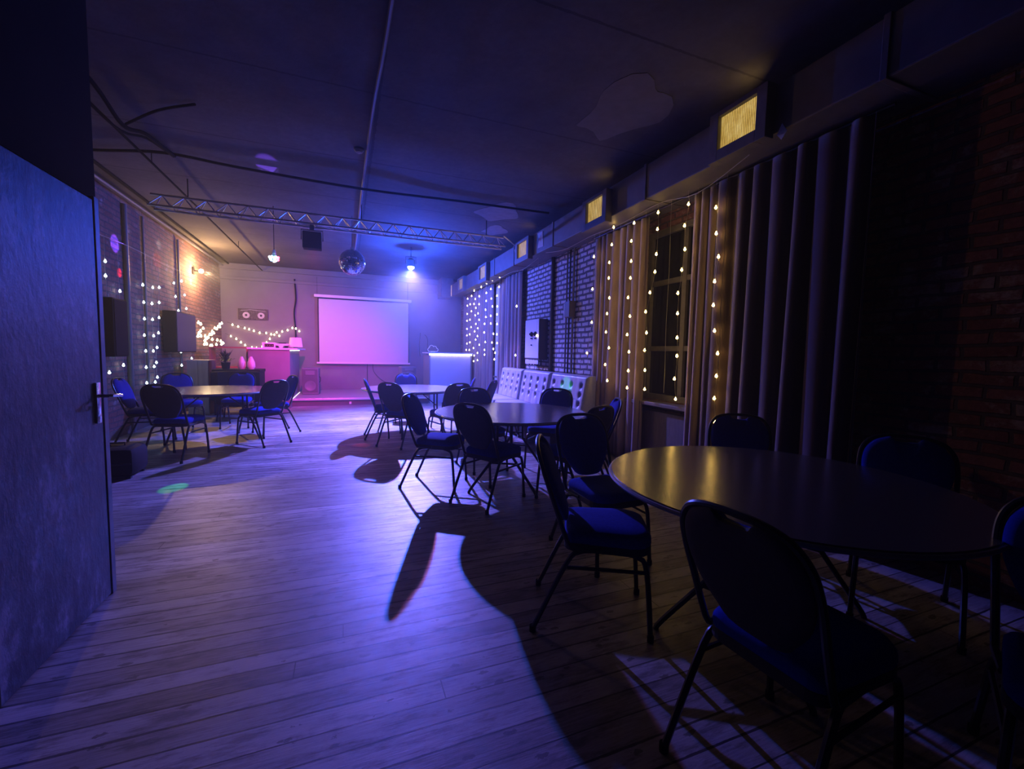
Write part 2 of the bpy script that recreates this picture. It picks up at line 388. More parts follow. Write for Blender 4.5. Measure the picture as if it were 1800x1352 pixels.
MB().box(-.06, .004, .006, .05, 0, 2.11, .003).build('door_jamb', M['door_edge'], d)
# windows
def window(n, y0, y1, z0, z1, cols, rows):
    f = MB(); x0, x1 = .03, .11; w = .07
    f.box(x0, x1, y0, y0+w, z0, z1, .006); f.box(x0, x1, y1-w, y1, z0, z1, .006)
    f.box(x0, x1, y0+w, y1-w, z0, z0+w, .006); f.box(x0, x1, y0+w, y1-w, z1-w, z1, .006)
    for c in range(1, cols):
        y = y0+(y1-y0)*c/cols; f.box(x0+.01, x1, y-.035, y+.035, z0+w, z1-w, .005)
    for z in rows:
        for c in range(cols):
            a = y0+(y1-y0)*c/cols+.036; b = y0+(y1-y0)*(c+1)/cols-.036
            f.box(x0+.015, x1, max(a, y0+w), min(b, y1-w), z-.03, z+.03, .004)
    o = struct(f.build('window_%d' % n, M['frame_paint'], loc=(XR, 0, 0)))
    for c in range(cols):
        a = y0+(y1-y0)*c/cols+.02; b = y0+(y1-y0)*(c+1)/cols-.02
        MB().box(.075, .081, a, b, z0+.02, z1-.02).build('pane', M['glass'], o)
    MB().box(-.20, .02, y0-.08, y1+.08, z0-.05, z0-.005, .008).build('window_sill', M['sill'], o)
    return o
window(1, 3.25, 4.5, .82, 2.88, 2, (1.45, 2.25)); window(2, 9.3, 11.9, .82, 2.88, 4, (2.2,))
struct(MB().box(XR-.1, XR-.0, 3.1, 4.65, .02, .70, .01).build('trim_2', M['sill']))
# back wall moulding and left baseboard
struct(MB().box(XL, XR, YB-.05, YB, 3.22, 3.30, .01).box(XL, XR, YB-.09, YB, 3.50, 3.65, .01).build('trim_3', M['back_wall']))
struct(MB().box(XL, XL+.02, 2.96, YB, 0, .12, .004).build('baseboard_left', M['sill']))

# ------------------------------------------------------------------ ceiling services
def cable(name, pts, r, m, label, cat, group=None, n=6, k=5):
    return tag(MB().tube(catmull(pts, k), r, n).build(name, m, None, True), label, cat, group)
z = ZC-.02
cable('conduit', [(.33, -1.3, z), (.30, 3, z), (.26, 4.4, z), (.24, 6.4, z), (.23, 9, z), (.2, 13.7, z)], .016, M['conduit'], 'grey conduit running lengthwise along the middle of the ceiling', 'conduit')
cable('cable_bundle', [(-3.1, 6.7, z), (-2.66, 6.54, z-.02), (-1.95, 6.30, z-.02), (-1.2, 6.38, z-.03), (.25, 6.42, z-.05), (1.6, 6.42, z-.015), (3.05, 6.33, z-.02)], .017, M['cable'], 'black cable bundle crossing the ceiling from wall to wall', 'cable')
cable('hanging_cable', [(-2.0, 4.0, z), (-1.98, 4.85, z-.06), (-1.98, 5.35, z-.16), (-1.95, 5.75, z-.05), (-1.9, 6.15, z-.03), (-1.86, 6.32, z-.03)], .02, M['cable'], 'thick black cable sagging under the ceiling beside the doorway', 'cable')
cable('hanging_cable', [(-2.15, 4.3, z), (-2.10, 4.95, z-.13), (-2.05, 5.5, z-.16), (-1.98, 5.9, z-.04), (-1.88, 6.35, z-.03)], .013, M['cable'], 'thinner black cable crossing the thick sagging one near the doorway', 'cable')
cable('branch_wire', [(-1.98, 5.42, z-.12), (-1.65, 5.2, z-.03), (-1.3, 5.0, z)], .012, M['cable'], 'short thin wire branching off the sagging cables', 'cable')
cable('conduit', [(-2.11, 4.2, z-.12), (-2.11, 7, z-.12), (-2.12, 10, z-.12), (-2.13, 13.7, z-.12)], .014, M['cable'], 'black pipe hung below the left part of the ceiling', 'pipe')
cable('conduit', [(-2.86, 3, z), (-2.9, 8, z), (-2.93, 13.7, z)], .022, M['cable'], 'black pipe along the ceiling edge, the farther from the brick wall', 'pipe')
cable('conduit', [(-3.04, 3, z-.06), (-3.05, 8, z-.06), (-3.06, 13.7, z-.06)], .022, M['conduit'], 'grey pipe along the ceiling edge against the left brick wall', 'pipe')
for yy, hx in ((6.4, -2.11), (10.9, -2.13)):
    tag(MB().tube([(hx, yy, ZC), (hx, yy, z-.12)], .005, 6).build('pipe_hanger', M['cable']), 'thin wire hanger holding the black ceiling pipe, %s one' % ('nearer' if yy < 8 else 'farther'), 'hanger', 'hangers of the black ceiling pipe')
sm = empty('smoke_detector', (.16, 5.35, ZC)); tag(sm, 'small round detector on the ceiling beside the middle conduit', 'detector')
MB().lathe([(.055, 0), (.055, -.02), (.035, -.045), (.001, -.05)], n=20).build('housing', M['conduit'], sm, True)
MB().ball((.0, -.0, -.052), .008).build('indicator', M['white_plastic'], sm)
# left wall vertical pipes
for x, y, r, lab in ((XL+.03, 8.35, .035, 'dark vertical pipe on the left brick wall behind the nearest lights'), (XL+.025, 10.6, .02, 'dark vertical pipe on the left brick wall nearest the wall lamp'), (XL+.025, 9.0, .018, 'thin dark vertical pipe on the left brick wall between two rows of white lights')):
    tag(MB().tube([(x, y, 0), (x, y, 3.5)], r, 10).build('wall_pipe', M['conduit'], None, True), lab, 'pipe')

# ------------------------------------------------------------------ duct along right wall with lit grilles
dx = 3.02
struct(MB().box(dx, XR, -1.4, 12.9, 3.04, 3.40, .01).build('trim_4', M['duct']))
for i, yy in enumerate((.4, 1.7, 3.9, 6.1, 7.75, 8.9)):
    o = MB().box(dx-.012, XR, yy-.02, yy+.02, 3.03, 3.41, .004).build('duct_flange', M['duct_box'])
    tag(o, 'dark flange band around the long duct, %s from the far end' % ('sixth', 'fifth', 'fourth', 'third', 'second', 'first')[i], 'flange', 'flanges of the long duct')
GL = [(2.50, 2.86, 3.10, 3.37), (4.60, 4.98, 3.06, 3.32), (6.95, 7.38, 3.08, 3.34), (9.3, 9.75, 3.06, 3.34), (11.3, 11.75, 3.08, 3.36)]
nm = ('nearest the camera', 'above the near fairy lights', 'above the painted brick pier', 'above the far curtains', 'farthest along the wall')
for i, (y0, y1, z0, z1) in enumerate(GL):
    bx = empty('grille_box', (dx, y0, z0)); tag(bx, 'yellow lit square grille box on the duct, %s' % nm[i], 'light box', 'yellow lit boxes along the duct')
    L, Hh = y1-y0, z1-z0; e = .09
    f = MB(); f.box(-.09, 0, -e, 0, -e, Hh+.04, .004); f.box(-.09, 0, L, L+e, -e, Hh+.04, .004); f.box(-.09, 0, 0, L, -e, 0, .004); f.box(-.09, 0, 0, L, Hh, Hh+.04, .004)
    f.build('housing', M['duct_box'], bx)
    MB().box(-.052, -.04, .0, L, 0, Hh).build('lit_panel', M['glow_panel'], bx)
    g = MB()
    for k in range(1, 22): g.box(-.062, -.059, L*k/22-.0007, L*k/22+.0007, 0, Hh)
    g.build('grille', M['gilt'], bx)
    light('grille_box_top_glow', 'AREA', (dx+.12, (y0+y1)/2, 3.46), (1, .62, .18), (.4, .3, .25, .2, .2)[i], .10, (dx-.3, (y0+y1)/2+.25, ZC))
eb = empty('grille_box', (3.1, 13.2, 3.08)); tag(eb, 'small yellow lit box hanging in the far right corner of the ceiling', 'light box')
MB().box(-.33, .05, .05, .585, -.02, .57, .01).build('housing', M['duct_box'], eb)
MB().box(.055, .06, .08, .45, 0, .3).build('side_panel', M['duct_box'], eb)
MB().box(-.02, .045, .03, .049, .03, .36).build('lit_panel', M['glow_panel'], eb)
for i, (yy, zz) in enumerate(((7.05+.55, 3.2), (6.55, 3.24))):  # light cast onto the duct, drawn as flat pale shapes
    tag(MB().prism([(yy-.12, zz-.13), (yy+.10, zz-.12), (yy+.06, zz+.02), (yy+.12, zz+.13), (yy-.08, zz+.12)], dx-.006, dx-.001, 'x').build('duct_light_patch', M['plaster_scrap']),
        'irregular pale patch of painted light on the duct, the %s of two' % ('farther' if i == 0 else 'nearer'), 'patch', 'patches of painted light on the duct')
tag(MB().prism([(2.3, 3.02), (2.34, 2.97), (2.38, 3.02), (2.34, 3.09)], dx-.005, dx-.001, 'x').build('small_sticker', M['plaster_scrap']), 'small pale diamond shaped sticker under the nearest lit box', 'sticker')
for i, (cx, cy, rx, ry) in enumerate(((2.35, 6.75, .34, .42), (2.62, 7.75, .22, .3), (2.45, 3.55, .36, .5))):
    pts = [(cx+rx*math.cos(a)*(1+.25*math.sin(3*a+i)), cy+ry*math.sin(a)*(1+.2*math.cos(4*a+i))) for a in [2*PI*k/26 for k in range(26)]]
    tag(MB().prism(pts, ZC-.004, ZC+.001, 'z').build('plaster_patch', noisy('patch_plaster', (.16, .15, .15), (.22, .21, .21), 9, .9) if i < 2 else noisy('faint_plaster', (.12, .11, .10), (.15, .14, .13), 9, .9)),
        'pale plaster patch on the ceiling, %s' % ('the larger above the brick pier', 'the smaller behind it by the duct', 'the faint one nearest the camera')[i], 'plaster patch', 'plaster patches on the ceiling')

# ------------------------------------------------------------------ curtains
def curtain(y0, y1, z0, z1, x, amp, nf, m, label, seed, flare=0, name='curtain', grp=None):
    rnd = random.Random(seed); bm = MB(); nu = int(nf*14); nv = 16
    ph = [rnd.uniform(-.5, .5) for _ in range(int(nf)+3)]; am = [rnd.uniform(.55, 1.25) for _ in range(int(nf)+3)]
    V = []
    for j in range(nv+1):
        t = j/nv; zz = z1+(z0-z1)*t; row = []
        for i in range(nu+1):
            u = i/nu; q = u*nf; k = int(q); f = q-k
            a = am[k]*(1-f)+am[k+1]*f; p = ph[k]*(1-f)+ph[k+1]*f
            yy = y0+(y1-y0)*(u + (.012*math.sin(q*2.1+seed)*t)) + flare*t*(u-.5)
            s = math.sin(2*PI*q+p*2+.25*t*math.sin(q))
            xx = x + amp*a*(.55+.45*t)*math.copysign(abs(s)**.8, s)*1.0 + .02*math.sin(3*q+seed)*t
            row.append(bm.bm.verts.new((xx, yy+amp*.25*math.cos(2*PI*q*1.0+p), zz)))
        V.append(row)
    for j in range(nv):
        for i in range(nu): bm.bm.faces.new((V[j][i], V[j][i+1], V[j+1][i+1], V[j+1][i]))
    o = bm.build(name, m, None, True)
    for p in o.data.polygons: p.use_smooth = True
    md = o.modifiers.new('thick', 'SOLIDIFY'); md.thickness = .004
    return tag(o, label, 'curtain', grp)
curtain(4.22, 5.36, .03, 3.0, 3.36, .045, 8, M['curtain_brown'], 'mauve brown curtain between the brick pier and the near window', 3)
curtain(3.19, 3.50, .03, 3.0, 3.33, .035, 3, M['curtain_brown'], 'narrow brown curtain gathered at the near side of the window', 5)
curtain(1.86, 3.14, .03, 3.0, 3.31, .07, 7, M['curtain_dark'], 'wide dark plum curtain beside the dark brick at the right', 8)
curtain(8.05, 9.35, .03, 3.02, 3.33, .06, 7, M['curtain_brown'], 'brown curtain hanging just beyond the brick pier', 11)
curtain(9.42, 9.78, .03, 3.0, 3.38, .02, 2, M['sheer'], 'narrow pale sheer strip between two far brown curtains', 13, name='sheer_curtain')
curtain(9.85, 12.6, .03, 3.02, 3.33, .05, 14, M['curtain_brown'], 'brown curtain in the far right corner behind fairy lights', 17)
tag(MB().tube([(3.34, 1.8, 3.02), (3.34, 5.45, 3.02)], .014, 8).build('curtain_rod', M['black_metal'], None, True), 'thin dark curtain rod under the duct over the near window', 'curtain rod', )
tag(MB().tube([(3.34, 8.0, 3.03), (3.34, 12.7, 3.03)], .014, 8).build('curtain_rod', M['black_metal'], None, True), 'thin dark curtain rod under the duct over the far window', 'curtain rod')

# ------------------------------------------------------------------ string light curtains
bulb_cache = {}
def bulb_obj(m, r, parent, p):
    key = (m.name, r)
    if key not in bulb_cache:
        b = MB().ball((0, 0, 0), r, 8, 6); b.lathe([(r*.5, r*.7), (r*.45, r*1.7)], n=6)
        o = b.build('bulb', m, parent, True); bulb_cache[key] = o
    else:
        o = bulb_cache[key].copy(); COL.objects.link(o); o.parent = parent
    o.location = p; return o
def light_curtain(name, label, rows, bare, top, m, r):
    root = empty(name); tag(root, label, 'string lights')
    MB().tube(catmull(top, 4), .0035, 5).build('header_wire', M['wire'], root)
    for P in rows + bare:
        Q = [Vector(p) for p in P]; fine = [Q[0]]
        for a, b in zip(Q, Q[1:]):
            n = 3 if b in Q and len(Q) > 3 else 8
            for k in range(1, n+1): fine.append(a.lerp(b, k/n) + Vector((0, .006*math.sin(5*k+a.z*9) if k < n else 0, 0)))
        s = MB().tube(fine, .0022, 4).build('strand', M['wire'], root)
        if P in rows:
            for q in Q[1:]: bulb_obj(m, r, s, (q.x-.006 if q.x > 0 else q.x+.006, q.y, q.z))
    return root
# near right: bulb rows measured on the photographed strands, in the strand plane X = 3.22
XS = 3.22
NEAR = [[(5.2, 2.71), (5.21, 2.27), (5.2, 1.81), (5.3, 1.38), (5.25, 0.99)], [(4.75, 2.99), (4.78, 2.78), (4.82, 2.56), (4.82, 2.36), (4.79, 2.1), (4.83, 1.9), (4.84, 1.66), (4.76, 1.45), (4.83, 1.23), (4.77, 1.02)], [(4.33, 2.93), (4.37, 2.73), (4.36, 2.49), (4.36, 2.29), (4.39, 2.06), (4.34, 1.83), (4.38, 1.61), (4.33, 1.4), (4.33, 1.17), (4.34, 0.96)], [(3.91, 2.93), (3.91, 2.75), (3.91, 2.48), (3.92, 2.29), (3.99, 2.07), (4.05, 1.86), (4.02, 1.62), (4.04, 1.42), (4.02, 1.19), (4.01, 0.97)], [(3.46, 2.88), (3.5, 2.68), (3.48, 2.44), (3.51, 2.24), (3.55, 2.01), (3.54, 1.8), (3.53, 1.55), (3.52, 1.36), (3.54, 1.12), (3.51, 0.91)], [(3.11, 2.74), (3.09, 2.5), (3.05, 2.28), (3.08, 2.06), (3.08, 1.84), (3.05, 1.6), (3.0, 1.39), (3.0, 1.18), (3.01, 0.97), (2.99, 0.75)]]
BARE = [[(5.03, 2.93), (5.07, 0.93)], [(4.57, 3.0), (4.6, 0.99)], [(4.1, 3.0), (4.11, 2.17)], [(3.69, 2.94), (3.7, 0.96)], [(3.31, 2.9), (3.33, 0.88)], [(2.87, 2.83), (2.99, 1.26)]]
FAR = [[(9.07, 3.04), (9.1, 2.83), (9.23, 2.65), (9.2, 2.41), (9.21, 2.23), (9.19, 2.01), (9.19, 1.78), (9.17, 1.58), (9.42, 1.45), (9.29, 1.36), (9.34, 1.21)], [(9.57, 3.05), (9.68, 2.86), (9.63, 2.63), (9.54, 2.44), (9.65, 2.23), (9.64, 2.05), (9.44, 1.8), (9.53, 1.6)], [(10.02, 3.04), (10.02, 2.81), (10.02, 2.62), (10.07, 2.41), (10.03, 2.23), (10.13, 2.07), (10.15, 1.86), (10.05, 1.62), (10.1, 1.43), (10.09, 1.31)], [(10.45, 3.01), (10.61, 2.8), (10.62, 2.6), (10.7, 2.37), (10.6, 2.2), (10.7, 1.99), (10.73, 1.79), (10.55, 1.56), (10.7, 1.35), (10.69, 1.16)], [(11.09, 3.0), (10.97, 2.77), (11.09, 2.65), (10.91, 2.53), (10.96, 2.34), (10.89, 2.11), (11.0, 1.92), (10.89, 1.7), (11.08, 1.48), (11.01, 1.28), (11.04, 1.13)], [(11.34, 3.08), (11.33, 2.89), (11.46, 2.68), (11.33, 2.48), (11.47, 2.26), (11.34, 2.05), (11.47, 1.86), (11.44, 1.64), (11.49, 1.43)], [(11.73, 3.09), (11.73, 2.86), (11.76, 2.67), (11.76, 2.44), (11.77, 2.25), (11.76, 2.02), (11.75, 1.84), (11.74, 1.61), (11.81, 1.43)]]
LEFT = [[(7.64, 2.51), (7.63, 2.31)], [(8.02, 2.15), (8.03, 1.88), (8.03, 1.6), (8.06, 1.32), (8.03, 1.06), (8.06, 0.79)], [(7.64, 1.22), (7.61, 0.97)], [(8.8, 2.35), (8.81, 2.07), (8.81, 1.8), (8.78, 1.53), (8.81, 1.27), (8.8, 1.0), (8.8, 0.74)], [(9.19, 2.36), (9.13, 2.08), (9.13, 1.81), (9.15, 1.53), (9.11, 1.27), (9.12, 1.0), (9.14, 0.73)], [(9.47, 2.4), (9.44, 2.13), (9.41, 1.86), (9.36, 1.59), (9.27, 1.33), (9.22, 1.07), (9.24, 0.81)], [(10.19, 2.58), (10.25, 2.33), (10.38, 2.07), (10.39, 1.79), (10.43, 1.52), (10.44, 1.25), (10.45, 0.98)], [(10.61, 2.68), (10.76, 2.42), (10.84, 2.15), (10.95, 1.88), (11.01, 1.63), (11.02, 1.37), (11.07, 1.11)]]
def strands(rows, x, ztop):
    return [[(x, r[0][0]+.01, ztop)] + [(x, y, zz) for y, zz in r] for r in rows]
light_curtain('light_curtain', 'curtain of warm yellow fairy lights hanging over the near window',
              strands(NEAR, XS, 3.02), strands([[b] for a, b in BARE], XS, 3.0),
              [(XS-.1, 6.6, 3.05), (XS-.1, 5.9, 2.95), (XS, 5.3, 3.02), (XS-.05, 4.6, 2.97), (XS, 3.9, 3.03), (XS-.05, 3.3, 2.93), (XS-.1, 2.7, 3.03)], M['warm_bulb'], .0125)
FAR += [[(8.02, 2.30), (8.03, 1.32)], [(7.02, 1.68)]]
light_curtain('light_curtain', 'curtain of warm fairy lights over the far corner curtains', strands(FAR, 3.21, 3.1), [],
              [(3.15, 6.9, 3.03), (3.15, 7.6, 2.95), (3.2, 8.4, 3.03), (3.2, 9.6, 3.0), (3.2, 11, 3.03), (3.2, 11.9, 3.03)], M['warm_bulb_soft'], .016)
light_curtain('light_curtain', 'curtain of cold white fairy lights on the left brick wall', strands(LEFT, XL+.06, 2.85), [],
              [(XL+.06, 7.3, 2.84), (XL+.06, 8.5, 2.88), (XL+.06, 10, 2.86), (XL+.06, 11.2, 2.9)], M['cool_bulb'], .017)
def garland(label, pts, m, r, step):
    root = empty('light_garland'); tag(root, label, 'string lights')
    P = catmull(pts, 8); MB().tube(P, .004, 5).build('wire', M['cable'], root)
    acc = 0; last = P[0]
    for p in P[1:]:
        acc += (p-last).length; last = p
        if acc > step: bulb_obj(m, r, root, p+Vector((random.uniform(-.02, .02), -.01, random.uniform(-.035, .01)))); acc = 0
    return root
yb = YB-.05
garland('upper warm light garland swagged on the back wall above the left counter', [(-3.0, yb, 2.06), (-2.75, yb, 1.97), (-2.3, yb, 1.84), (-2.0, yb, 1.78), (-1.75, yb, 1.83), (-1.45, yb, 1.97), (-1.32, yb, 1.98), (-1.22, yb, 1.86)], M['warm_bulb_soft'], .021, .12)
garland('lower warm light garland dipping on the back wall behind the plant', [(-3.05, yb, 1.75), (-2.8, yb, 1.62), (-2.5, yb, 1.42), (-2.25, yb, 1.38), (-2.05, yb, 1.55), (-1.85, yb, 1.76), (-1.72, yb, 1.72)], M['warm_bulb_soft'], .021, .12)
garland('tangled cluster of warm lights on the left wall by the shelf', [(XL+.08, 11.2, 1.98), (XL+.12, 11.8, 1.8), (XL+.1, 11.3, 1.62), (XL+.14, 12.2, 1.66), (XL+.1, 12.8, 1.85), (XL+.15, 13.3, 2.0), (XL+.1, 12.6, 1.7), (XL+.16, 11.6, 1.48), (XL+.12, 12.3, 1.42), (XL+.2, 13.2, 1.5), (XL+.1, 12.4, 1.56)], M['warm_bulb_soft'], .026, .17)

# ------------------------------------------------------------------ truss, lamps, mirror ball
tr = empty('lighting_truss', (0, 7.25, 3.22)); tag(tr, 'slender aluminium lighting truss spanning the room under the ceiling', 'truss')
x0, x1 = -2.42, 2.62
for yy, zz in ((-.11, 0), (.11, 0), (0, .17)):
    MB().tube([(x0, yy, zz), (x1, yy, zz)], .016, 8).build('chord', M['steel'], tr, True)
lac = MB(); nb = 20
for k in range(nb):
    a = x0+(x1-x0)*k/nb; b = x0+(x1-x0)*(k+1)/nb; mid = (a+b)/2
    for yy in (-.11, .11): lac.tube([(a, yy, 0), (mid, 0, .17)], .007, 5); lac.tube([(mid, 0, .17), (b, yy, 0)], .007, 5)
    lac.tube([(a, -.11, 0), (b, .11, 0)], .006, 5)
lac.build('lacing', M['steel'], tr)
for xx in (-2.0, .25, 2.3): MB().tube([(xx, 0, .17), (xx, 0, ZC-3.22)], .008, 6).build('hanger', M['black_metal'], tr)
tag(MB().tube([(2.6, 7.2, 3.41), (3.03, 7.6, 3.35)], .012, 6).build('brace_bar', M['steel'], None, True), 'thin diagonal metal bar beyond the right end of the truss', 'bar')
wl = empty('wash_light', (-.46, 7.3, 3.18)); tag(wl, 'black boxy flood light hanging from the truss', 'stage light')
MB().box(-.13, .13, -.08, .10, -.30, -.05, .012).build('housing', M['black'], wl)
MB().tube([(-.15, 0, -.17), (-.15, 0, -.02), (.15, 0, -.02), (.15, 0, -.17)], .008, 6).build('yoke', M['black_metal'], wl)
MB().box(-.115, .115, .101, .106, -.285, -.07).build('lens', M['white_plastic'], wl)
MB().box(-.03, .03, -.03, .03, -.02, .06, .005).build('clamp', M['black_metal'], wl)
bl = empty('stage_lamp', tuple(LED)); tag(bl, 'round stage lamp with a dazzling blue white lens hung from the ceiling', 'stage light')
MB().lathe([(.085, .0), (.095, .02), (.09, .14), (.04, .18)], n=24).build('housing', M['black'], bl, True)
MB().ball((0, 0, -.0), .07, 20, 12, (1, 1, .95)).build('lens', M['led_lens'], bl, True)
MB().tube([(-.11, 0, .07), (-.11, 0, .22), (.11, 0, .22), (.11, 0, .07)], .007, 6).build('yoke', M['black_metal'], bl)
MB().tube([(0, 0, .22), (0, 0, ZC-LED.z)], .01, 6).build('stem', M['black_metal'], bl)
# mirror ball
mbp = empty('mirror_ball', (.12, 8.0, 2.87)); tag(mbp, 'faceted mirror disco ball hanging beyond the truss', 'mirror ball')
R = .215; b = MB(); nr = 24
for j in range(nr):
    t0, t1 = PI*j/nr, PI*(j+1)/nr; tm = (t0+t1)/2; nc = max(4, int(2*PI*math.sin(tm)*R/(PI*R/nr)))
    for i in range(nc):
        a0, a1 = 2*PI*(i+.06)/nc, 2*PI*(i+.94)/nc
        P = [Vector((math.sin(t)*math.cos(a), math.sin(t)*math.sin(a), math.cos(t)))*R for t, a in ((t0+.006, a0), (t0+.006, a1), (t1-.006, a1), (t1-.006, a0))]
        c = sum(P, Vector())/4; n = c.normalized(); jx = Vector((random.uniform(-.05, .05), random.uniform(-.05, .05), random.uniform(-.05, .05)))
        n2 = (n+jx).normalized(); P = [p - n2*((p-c).dot(n2)) for p in P]
        vo = [b.bm.verts.new(p + n2*.004) for p in P]
        if (vo[0].co-vo[1].co).length < 1e-4: b.bm.faces.new(vo[1:])
        else: b.bm.faces.new(vo)
b.build('mirror_tiles', M['mirror'], mbp)
MB().ball((0, 0, 0), R-.006, 32, 20).build('core', M['black'], mbp, True)
MB().tube([(0, 0, R-.01), (0, 0, ZC-2.87)], .004, 6).build('chain', M['black_metal'], mbp)
MB().lathe([(.03, R-.01), (.03, R+.04)], n=12).build('cap', M['chrome'], mbp, True)
# party bulb
pb = empty('party_bulb', tuple(BULB)); tag(pb, 'small glowing multicoloured party bulb hanging left of the flood light', 'party light')
MB().tube([(0, 0, .04), (0, 0, ZC-BULB.z)], .006, 6).build('cord', M['cable'], pb)
MB().lathe([(.03, .04), (.025, .10), (.012, .13)], n=14).build('socket', M['white_plastic'], pb, True)
ks = ['bulb_white', 'bulb_blue', 'bulb_green', 'bulb_red', 'bulb_white', 'bulb_red']
i = 0
for ring, zz in ((0, -.055), (5, -.03), (7, 0.005)):
    for k in range(max(1, ring)):
        a = 2*PI*k/max(1, ring)+ring; rr = math.sqrt(max(0, .062**2-zz*zz*.9)) if ring else 0
        MB().ball((rr*math.cos(a), rr*math.sin(a), zz), .021, 10, 7).build('lens', M['bulb_red'] if math.cos(a) > .6 and ring else M[ks[i % 3]], pb, True); i += 1
MB().ball((0, 0, 0), .055, 14, 10).build('body', M['white_plastic'], pb, True)
# wall lamp left
wlamp = empty('wall_lamp', (XL, 11.55, 3.05)); tag(wlamp, 'bright warm lamp high on the left brick wall', 'wall lamp')
MB().box(0, .03, -.05, .05, -.08, .08, .008).build('bracket', M['black_metal'], wlamp)
MB().tube([(.03, 0, 0), (.13, 0, .0)], .01, 8).build('arm', M['black_metal'], wlamp)
MB().ball((.16, 0, 0), .045, 16, 10).build('bulb', M['lamp_warm'], wlamp, True)

# ------------------------------------------------------------------ right pier: pipes, electric cabinet
for i, (yy, r, mm_, lab) in enumerate(((6.80, .035, 'black_metal', 'thick dark vertical pipe on the painted brick pier'), (6.28, .014, 'conduit', 'thin vertical conduit on the pier right of the thick pipe'),
                                  (6.18, .014, 'black_metal', 'thin dark conduit on the pier nearest its middle'), (6.06, .018, 'conduit', 'second grey conduit near the pier junction box'))):
    z0_ = (0, .95, .95, 0)[i]
    tag(MB().tube([(XR-.16, yy, z0_), (XR-.16, yy, 3.04)], r, 8).build('wall_pipe', M[mm_], None, True), lab, 'pipe')
jb = empty('junction_box', (XR-.13, 6.12, 1.95)); tag(jb, 'small brown junction box on the painted brick pier', 'junction box')
MB().box(-.10, 0, -.09, .09, 0, .26, .008).build('body', M['sill'], jb); MB().box(-.108, -.1, -.08, .08, .01, .25, .003).build('cover', M['sill'], jb)
tag(MB().box(XR-.135, XR-.128, 6.24, 6.42, 1.9, 2.2, .002).build('plaster_scrap', M['plaster_scrap']), 'scrap of white plaster beside the brown junction box', 'plaster')
ec = empty('electric_cabinet', (XR-.13, 7.0, 1.25)); tag(ec, 'pale grey electric cabinet with two dials mounted on the brick pier', 'electric cabinet')
MB().box(-.17, 0, 0, .62, 0, .74, .008).build('body', M['cabinet_shaded'], ec)
MB().box(-.185, -.171, .005, .615, .03, .74, .004).build('door', M['cabinet_white'], ec)
for yy in (.13, .30):
    dl = MB().lathe([(.045, 0), (.045, -.02), (.02, -.035), (.02, -.05)], (-.185, yy, .47), 16, 'x').build('dial', M['black'], ec, True)
    MB().box(-.205, -.186, yy-.035, yy+.035, .38, .405, .003).build('label_plate', M['black'], dl)
MB().lathe([(.012, 0), (.012, -.02)], (-.185, .3, .27), 12, 'x').build('lock', M['black'], ec, True)
MB().box(-.18, -.172, .02, .60, -.08, -.005, .003).build('gland_strip', M['cabinet_white'], ec)
g = MB()
for k in range(9): g.tube([(-.1-.04*(k % 2), .06+k*.062, 0), (-.1-.04*(k % 2), .06+k*.062, -.10)], .012, 6)
g.build('cable_gland', M['black'], ec)

# ------------------------------------------------------------------ stage and back wall things
sg = empty('stage', (0, 0, 0)); tag(sg, 'low grey stage platform in front of the projection screen', 'stage')
MB().box(-1.18, 2.02, 11.22, YB-.02, .0, .14).build('riser', M['stage_riser'], sg)
MB().box(-1.18, 2.02, 11.19, YB-.02, .14, .175, .004).build('deck', M['stage'], sg)
MB().box(-1.19, 2.02, 11.175, 11.20, .135, .182, .004).build('nosing', M['stage_edge'], sg)
MB().box(.08, .13, 11.21, 11.219, .03, .09, .002).build('socket_plate', M['white_plastic'], sg)
sc = empty('projection_screen', (0, YB-.16, 0)); tag(sc, 'white projection screen hanging on the back wall over the stage', 'projection screen')
A, B = -.77, 1.86
s_ = MB(); s_.box(A+.06, B-.03, 0, .004, 1.0, 2.86); s_.build('fabric', M['screen'], sc)
s_ = MB(); s_.box(A+.03, A+.06, 0, .006, 1.0, 2.86); s_.box(B-.03, B-.003, 0, .006, 1.0, 2.86); s_.box(A+.06, B-.03, 0, .006, 2.83, 2.87)
s_.build('black_border', M['black'], sc)
MB().box(A-.06, B+.06, -.04, .05, 2.87, 2.95, .01).build('roller_case', M['white_plastic'], sc)
MB().box(A-.01, B+.03, -.012, .016, .95, 1.0, .006).build('bottom_bar', M['white_plastic'], sc)
for xx in (A+.02, B-.05): MB().tube([(xx, .0, 2.95), (xx, .0, 3.45)], .004, 5).build('hanging_wire', M['cable'], sc)
cable('wall_cable', [(-1.34, YB-.03, 3.35), (-1.31, YB-.03, 2.8), (-1.36, YB-.03, 2.4), (-1.33, YB-.03, 1.9), (-1.34, YB-.03, 1.2)], .022, M['cable'], 'dark cable running down the back wall left of the screen', 'cable')
cable('wall_cable', [(.62, YB-.05, .95), (.62, YB-.05, .6), (.62, YB-.05, .2)], .008, M['cable'], 'thin straight cable dropping below the screen', 'cable')
cable('wall_cable', [(.78, YB-.05, .95), (.82, YB-.06, .7), (1.1, YB-.1, .42), (1.5, YB-.3, .3)], .008, M['cable'], 'thin looping cable below the right half of the screen', 'cable')
cable('wall_cable', [(2.22, YB-.03, 1.95), (2.20, YB-.03, 1.5), (2.22, YB-.03, 1.2)], .009, M['cable'], 'short dark cable on the wall right of the screen', 'cable')
cable('wall_cable', [(2.36, YB-.03, 1.9), (2.45, YB-.03, 1.75), (2.44, YB-.03, 1.2)], .008, M['cable'], 'hooked thin cable on the wall above the cloud sign', 'cable')
cp = empty('cassette_picture', (-2.74, YB-.04, 2.15)); tag(cp, 'dark long picture with two pale reels on the left of the back wall', 'picture')
